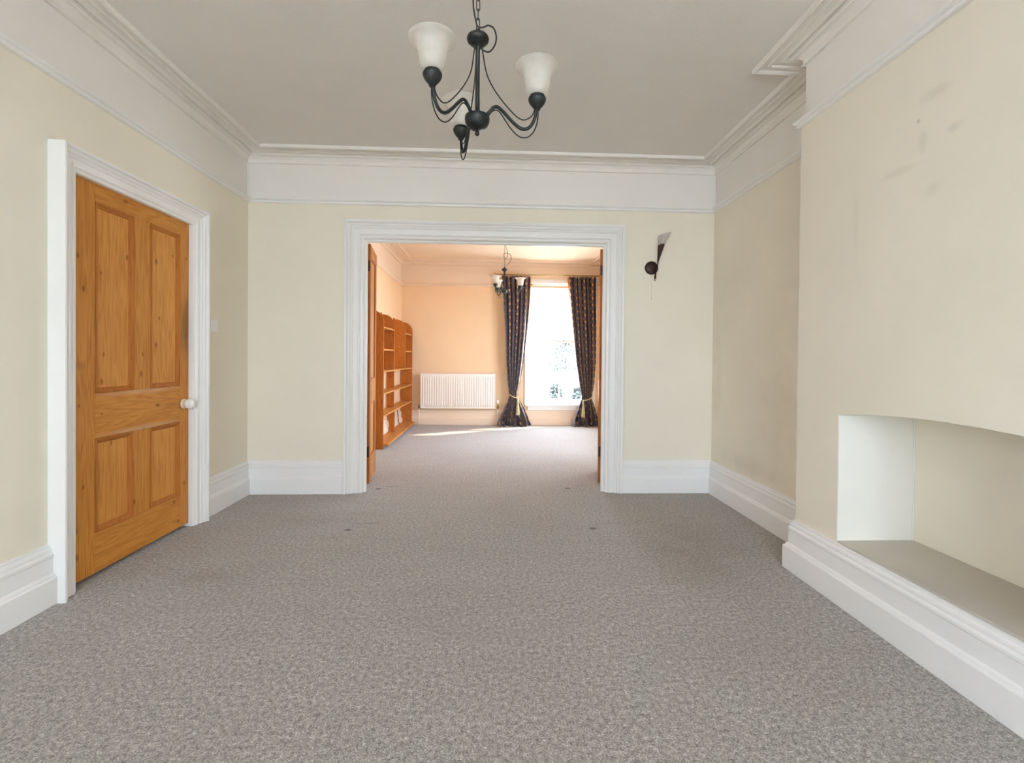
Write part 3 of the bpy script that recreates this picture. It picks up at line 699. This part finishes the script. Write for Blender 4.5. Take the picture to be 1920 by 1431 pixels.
# ------------------------------------------------------------------ bookcase
def bookcase():
    xw, xf = FXL+.012, -1.285
    t = empty('bookcase', (xw, 5.64, 0), 'open pine bookcase with rounded uprights along the left wall of the far room', 'bookcase')
    oy = 5.64
    D = xf-xw; H = 1.665; R = .150
    def upright(y, z0=0, depth=D, h=H, rad=R, th=.020):
        prof = [(0, z0), (depth, z0), (depth, h-rad)] + [(depth-rad+rad*math.cos(a*PI/20), h-rad+rad*math.sin(a*PI/20)) for a in range(1, 11)] + [(0, h)]
        k = len(prof); V = [(x, y-oy-th/2, z) for x, z in prof]+[(x, y-oy+th/2, z) for x, z in prof]
        Fc = [(i, (i+1) % k, k+(i+1) % k, k+i) for i in range(k)] + [tuple(range(k)), tuple(range(k, 2*k))]
        me = mesh('upright', V, Fc)
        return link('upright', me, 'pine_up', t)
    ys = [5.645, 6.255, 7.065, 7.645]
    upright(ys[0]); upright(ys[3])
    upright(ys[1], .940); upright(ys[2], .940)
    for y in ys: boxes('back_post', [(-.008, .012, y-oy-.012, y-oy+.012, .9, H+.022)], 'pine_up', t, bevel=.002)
    def shelf(y0, y1, z, x1, th=.020): boxes('shelf', [(.001, x1, y0-oy+.0105, y1-oy-.0105, z-th, z)], 'pine_shelf', t, bevel=.003)
    for z, dx in ((.936, D-.002), (.668, D-.002), (.400, D-.002)): shelf(ys[0], ys[3], z, dx)
    shelf(ys[0]-.0, ys[3], .062, D+.055, .026)
    for z in (1.468, 1.200): shelf(ys[0], ys[1], z, D-.006); shelf(ys[2], ys[3], z, D-.006)
    # shallow middle supports between the long shelves, the lowest cut round the skirting
    for z0, z1 in ((.401, .647), (.669, .915)): boxes('shelf_support', [(.001, .105, 6.60-oy-.01, 6.60-oy+.01, z0, z1)], 'pine_up', t)
    prof = [(.034, .063), (.115, .063), (.115, .379), (.001, .379), (.001, .285), (.012, .265), (.016, .225), (.034, .200), (.038, .150), (.040, .130)]
    k = len(prof); V = [(x, 6.60-oy-.01, z) for x, z in prof]+[(x, 6.60-oy+.01, z) for x, z in prof]
    Fc = [(i, (i+1) % k, k+(i+1) % k, k+i) for i in range(k)] + [tuple(range(k)), tuple(range(k, 2*k))]
    link('shelf_support', mesh('shelf_support', V, Fc), 'pine_up', t)
bookcase()

# ------------------------------------------------------------------ radiator
def radiator():
    x0, x1, z0, z1, yf = -1.144, .066, .272, .838, 7.645
    t = empty('radiator', (x0, FY, z0), 'cream ribbed panel radiator on the far wall, under no shelf, left of the curtain', 'radiator')
    t['label'] = 'white ribbed panel radiator on the far wall beside the left curtain'
    W, H = x1-x0, z1-z0; yo = yf-FY
    n = 31; m_ = 25
    V, Fc = [], []
    xs = []; prof = []
    x_a, x_b = .020, W-.020
    for i in range(n):
        c0 = x_a+(x_b-x_a)*i/n; p = (x_b-x_a)/n
        for f, d in ((.0, .0), (.18, .0), (.32, .010), (.68, .010), (.82, .0)): prof.append((c0+p*f, d))
    prof = [(0, .0)]+prof+[(x_b, 0), (W, 0)]
    zs = [(0, 0), (.030, 0), (.045, 1), (H-.055, 1), (H-.040, 0), (H, 0)]
    for z, s_ in zs:
        for x, d in prof: V.append((x, yo+.012-d*s_, z))
    k = len(prof)
    for j in range(len(zs)-1):
        for i in range(k-1): Fc.append((j*k+i, j*k+i+1, (j+1)*k+i+1, (j+1)*k+i))
    b = len(V)
    box_vf(0, W, yo+.0135, yo+.020, 0, H, V, Fc)
    link('radiator_panel', mesh('radiator_panel', V, Fc), 'radiator', t)
    boxes('top_grille', [(-.002, W+.002, yo+.021, yo+.052, H-.008, H+.002)]+[(.02+i*.02, .028+i*.02, yo+.008, yo+.044, H+.001, H+.004) for i in range(58)], 'radiator', t)
    for xx in (-.003, W): boxes('side_cover', [(xx, xx+.003, yo, yo+.052, .01, H-.008)], 'radiator', t)
    boxes('rear_panel', [(.01, W-.01, yo+.045, yo+.055, .01, H-.01)], 'radiator', t)
    for xx in (.15, W-.15): boxes('bracket', [(xx-.02, xx+.02, yo+.055, -.001, .05, H-.05)], 'steel', t)
    def valve(xx, h, sgn):
        V, Fc = [], []; tube_vf([(xx, yo+.03, -.002), (xx, yo+.03, h)], .014, V, Fc, 12); tube_vf([(xx, yo+.03, .03), (xx-sgn*.035, yo+.03, .03)], .009, V, Fc, 10)
        link('valve', mesh('valve', V, Fc), 'steel' if h < .1 else 'brass', t, smooth=True)
        tube('pipe', [(xx, yo+.03, -.002), (xx, yo+.03, -.15), (xx, yo+.03, -z0)], .0075, 'radiator', t)
    valve(-.030, .060, -1); valve(W+.038, .125, 1)
    link('valve_cap', lathe_me('valve_cap', [(0, 0), (.017, 0), (.019, .01), (.019, .04), (.014, .05), (0, .052)], 16), 'plastic', t, loc=(W+.038, yo+.03, .085), smooth=True)
radiator()

# ------------------------------------------------------------------ curtains
def lerp_tab(tab, z):
    if z >= tab[0][0]: return tab[0][1:]
    for a, b in zip(tab, tab[1:]):
        if z >= b[0]:
            f = (z-b[0])/(a[0]-b[0]); f = f*f*(3-2*f) if False else f
            return tuple(b[i]+(a[i]-b[i])*f for i in range(1, len(a)))
    return tab[-1][1:]
def curtain(tab, label, npl, seed, inner):
    """tab = (z, xl, xr, amp) from top to floor; inner = +1 if the window is on its right"""
    rnd = random.Random(seed)
    t = empty('curtain', ((tab[0][1]+tab[0][2])/2, 7.62, 0), label, 'curtain', 'curtains at the far sash window')
    ox = t.location.x
    NU, NV = npl*14, 130
    ph = [rnd.uniform(-.5, .5) for _ in range(12)]
    wob = [rnd.uniform(.75, 1.25) for _ in range(npl+2)]
    zt = tab[0][0]
    V, Fc, UV = [], [], []
    cw = 1.55
    waist = min(tab, key=lambda q: q[2]-q[1])
    wz = waist[0]
    for j in range(NV+1):
        z = zt*(1-j/NV)
        xl, xr, amp = lerp_tab(tab, z)
        # below the tie the cloth billows to the front
        below = max(0, min(1, (wz-z)/wz)) if z < wz else 0
        sag = 0
        for i in range(NU+1):
            s_ = i/NU
            a = 2*PI*npl*s_
            k = int(s_*npl); f = s_*npl-k
            am = 1.8*amp*(wob[k]*(1-f)+wob[k+1]*f)
            x = xl+(xr-xl)*s_ + .16*(xr-xl)/npl*math.sin(2*a+ph[0]+z*1.2)
            y = -am*math.sin(a+ph[1]+.35*math.sin(z*2.1+ph[2]+3*s_))
            if below:
                y += -.045*below*math.sin(PI*s_)
                y += -.018*below*math.sin(5*PI*s_+9*z+ph[3]) - .014*below*math.sin(11*s_+23*z+ph[4])
                if z < .09: y += -.05*(1-z/.09)*(.5+.5*math.sin(13*s_+ph[5])); x += .015*math.sin(21*s_+ph[6])*(1-z/.09)
            zz = z
            if z < .25: zz = max(.004, z + .018*math.sin(17*s_+ph[7])*min(1, z/.1)*(1-z/.25))
            V.append((x-ox, y, zz)); UV.append((s_*cw, z))
    for j in range(NV):
        for i in range(NU):
            a = j*(NU+1)+i; Fc.append((a, a+1, a+NU+2, a+NU+1))
    me = bpy.data.meshes.new('drape'); me.from_pydata(V, [], Fc); me.update()
    uvl = me.uv_layers.new(name='UVMap')
    for lp in me.loops: uvl.data[lp.index].uv = UV[lp.vertex_index]
    o = link('drape', me, 'curtain', t, smooth=True)
    sm = o.modifiers.new('thickness', 'SOLIDIFY'); sm.thickness = .004
    # gathered heading tape
    V, Fc = [], []
    n = 60
    for zz in (zt, zt+.012):
        for i in range(n+1):
            s_ = i/n; V.append((tab[0][1]+(tab[0][2]-tab[0][1])*s_-ox, -.018*math.sin(2*PI*npl*s_+ph[1])-.002, zz))
    for i in range(n): Fc.append((i, i+1, n+2+i, n+1+i))
    h_ = link('heading', mesh('heading', V, Fc), 'curtain', t); h_.modifiers.new('t', 'SOLIDIFY').thickness = .006
    # orange lining showing along the window-side edge
    V, Fc = [], []; rows = 40
    for j in range(rows+1):
        z = zt-(zt-wz-.25)*j/rows; xl, xr, amp = lerp_tab(tab, z)
        e = xr if inner > 0 else xl; wd = .060*(1-(j/rows))**.8+.012
        for q in (0, .5, 1):
            V.append((e-ox+inner*(wd*q-.05), .028+.012*math.sin(q*3+j*.3), z))
    for j in range(rows):
        for q in range(2): Fc.append((j*3+q, j*3+q+1, (j+1)*3+q+1, (j+1)*3+q))
    l_ = link('lining', mesh('lining', V, Fc), 'lining', t, label='orange lining edge'); l_.modifiers.new('t', 'SOLIDIFY').thickness = .002
    # rope tieback and tassel
    xl, xr, amp = lerp_tab(tab, wz)
    kx = (xr+.005 if inner > 0 else xl-.0+.015)-ox
    ex = (xl if inner > 0 else xr)-ox
    pts = []
    for q in range(13):
        f = q/12; pts.append((ex+(kx-ex)*f, -.045*math.sin(PI*min(1, f*1.0))-.028, wz+.035-.055*f**1.1-.012*math.sin(PI*f)))
    pts2 = pts + [(kx, .01, wz-.005), ((kx+ex)/2, .05, wz+.01), (ex, .02, wz+.03)]
    tb = tube('tieback', smooth_pts(pts2, 3, True), .007, 'cord', t, 8, closed=True, label='cream rope tieback')
    link('tassel', lathe_me('tassel', [(0, .0), (.010, -.002), (.014, -.014), (.009, -.028), (.013, -.040), (.016, -.060), (.012, -.072), (.014, -.085), (.022, -.13), (.028, -.20), (.033, -.265), (.030, -.272), (0, -.262)], 22), 'tassel', t, loc=(kx, -.085, wz-.020), smooth=True, label='gold tassel')
    tube('tassel_cord', [(kx, -.035, wz-.01), (kx, -.07, wz-.008), (kx, -.085, wz-.022)], .005, 'cord', t)
    return t
tabL = [(2.425, .155, .610, .026), (2.07, .185, .600, .026), (1.55, .215, .560, .028), (1.03, .232, .510, .028), (.70, .262, .462, .024), (.535, .285, .425, .020), (.475, .290, .420, .018), (.40, .265, .470, .024), (.27, .200, .545, .032), (.13, .135, .610, .040), (.045, .105, .640, .045), (.0, .115, .645, .05)]
tabR = [(2.425, 1.248, 1.690, .026), (2.08, 1.275, 1.690, .026), (1.56, 1.325, 1.695, .028), (1.04, 1.375, 1.698, .026), (.70, 1.430, 1.680, .022), (.50, 1.472, 1.650, .018), (.44, 1.475, 1.645, .018), (.36, 1.440, 1.675, .022), (.25, 1.400, 1.712, .030), (.13, 1.350, 1.745, .036), (.04, 1.330, 1.752, .040), (.0, 1.335, 1.755, .045)]
curtain(tabL, 'left dark plum curtain with gold dots, tied back beside the radiator', 6, 3, 1)
curtain(tabR, 'right dark plum curtain with gold dots, tied back in the room corner', 6, 5, -1)

def pole():
    t = empty('curtain_pole', (.9, 7.62, 2.458), 'thin brass curtain pole with ball ends above the far window', 'curtain pole')
    V, Fc = [], []; tube_vf([(-.85, 0, 0), (.845, 0, 0)], .0085, V, Fc, 14); link('rod', mesh('rod', V, Fc), 'brass', t, smooth=True)
    for x in (-.862, .857):
        link('finial', lathe_me('finial', [(0, -.022), (.014, -.018), (.021, -.006), (.022, .002), (.017, .014), (.009, .021), (0, .022)], 18, 'x'), 'brass', t, loc=(x, 0, 0), smooth=True)
    for x in (-.80, .80): tube('bracket', [(x, 0, -.012), (x, .06, -.012), (x, FY-7.62-.0, -.012)], .006, 'brass', t)
    for i in range(7):
        for x0, x1 in ((-.735, -.30), (.355, .785)):
            x = x0+(x1-x0)*i/6
            pts = [(x, .015*math.cos(2*PI*q/14), .015*math.sin(2*PI*q/14)-.006) for q in range(14)]
            tube('ring', pts, .002, 'brass', t, 6, closed=True)
pole()
# small brass pipe valve low on the far right wall
t = empty('pipe_valve', (FXR, 7.45, .27), 'small brass pipe valve on the wall behind the right curtain', 'valve')
tube('valve_body', [(-.03, 0, 0), (-.03, 0, .06)], .012, 'brass', t); tube('valve_pipe', [(-.03, 0, 0), (-.03, 0, -.268)], .006, 'brass', t); tube('valve_tail', [(-.03, 0, .03), (.0, 0, .03)], .006, 'brass', t)

# ------------------------------------------------------------------ garden beyond the window
boxes('ground', [(-40, 40, 8.1, 60, -1.0, -.9), (-40, 40, -40, -3.8, -1.0, -.9), (2.6, 40, -3.8, 8.1, -1.0, -.9), (-40, -2.6, -3.8, 8.1, -1.0, -.9)], 'lawn', kind='structure')
gw = boxes('garden_wall', [(2.6, 9.0, 20, 20.25, -.9, .55), (2.55, 9.05, 19.97, 20.28, .55, .61)], 'brick'); gw['label'] = 'red brick garden wall seen faintly through the far window'; gw['category'] = 'garden wall'
def foliage(name, loc, r, h, n, label, cat, group, trunk=True):
    rnd = random.Random(hash(name) % 97 + int(loc[0]*100))
    t = empty(name, loc, label, cat, group)
    V, Fc = [], []
    for i in range(n):
        a = rnd.uniform(0, 2*PI); rr = r*math.sqrt(rnd.random()); z = h*(.35+.65*rnd.random()) if trunk else h*rnd.random()
        rr *= math.sin(PI*min(1, max(.08, (z/h-.2)/.85))) if trunk else (1-.5*z/h)
        c = Vector((rr*math.cos(a), rr*math.sin(a), z)); u = Vector((rnd.gauss(0, 1), rnd.gauss(0, 1), rnd.gauss(0, 1))).normalized(); v = u.orthogonal().normalized()
        s_ = rnd.uniform(.05, .11); b = len(V)
        V += [tuple(c-u*s_), tuple(c+v*s_*.5), tuple(c+u*s_), tuple(c-v*s_*.5)]; Fc.append((b, b+1, b+2, b+3))
    f = link('foliage', mesh('foliage', V, Fc), 'leaf', t); f['kind'] = 'stuff'
    V, Fc = [], []
    tube_vf([(0, 0, 0), (.03, 0, h*.5), (0, .02, h*.85)], lambda q: .05*(1-q)+.012, V, Fc, 8)
    for k in range(6):
        a = k*1.1; tube_vf([(0, 0, h*(.3+.08*k)), (r*.5*math.cos(a), r*.5*math.sin(a), h*(.5+.08*k))], .012, V, Fc, 5)
    link('trunk', mesh('trunk', V, Fc), 'bark', t)
foliage('garden_shrub', (2.35, 17, -.9), .38, 1.05, 900, 'low dark shrub left of the glazing bar outside the window', 'shrub', 'garden shrubs', False)
foliage('garden_shrub', (3.3, 17.3, -.9), .42, 1.0, 900, 'low dark shrub right of the glazing bar outside the window', 'shrub', 'garden shrubs', False)
foliage('garden_shrub', (1.25, 17, -.9), .30, .75, 500, 'smallest shrub, low at the left of the window', 'shrub', 'garden shrubs', False)
foliage('garden_tree', (4.1, 26, -.9), 1.0, 3.1, 1600, 'leafy tree behind the brick garden wall', 'tree', None, True)

t = empty('cable', (FXL+.05, 7.2, 0), 'short dark cable hanging in the lowest bay of the bookcase', 'cable')
tube('cable_end', smooth_pts([(0, -.06, .36), (.004, -.05, .31), (.0, .0, .25), (.004, .02, .19), (.002, .06, .12), (.01, .09, .066)], 5), .006, 'cable', t)

# unseen wall added to keep the sun off the far room's side window
boxes('wall_sun_block', [(2.06, 6.6, 7.3, 7.5, -.9, 6.4)], 'render', kind='structure')
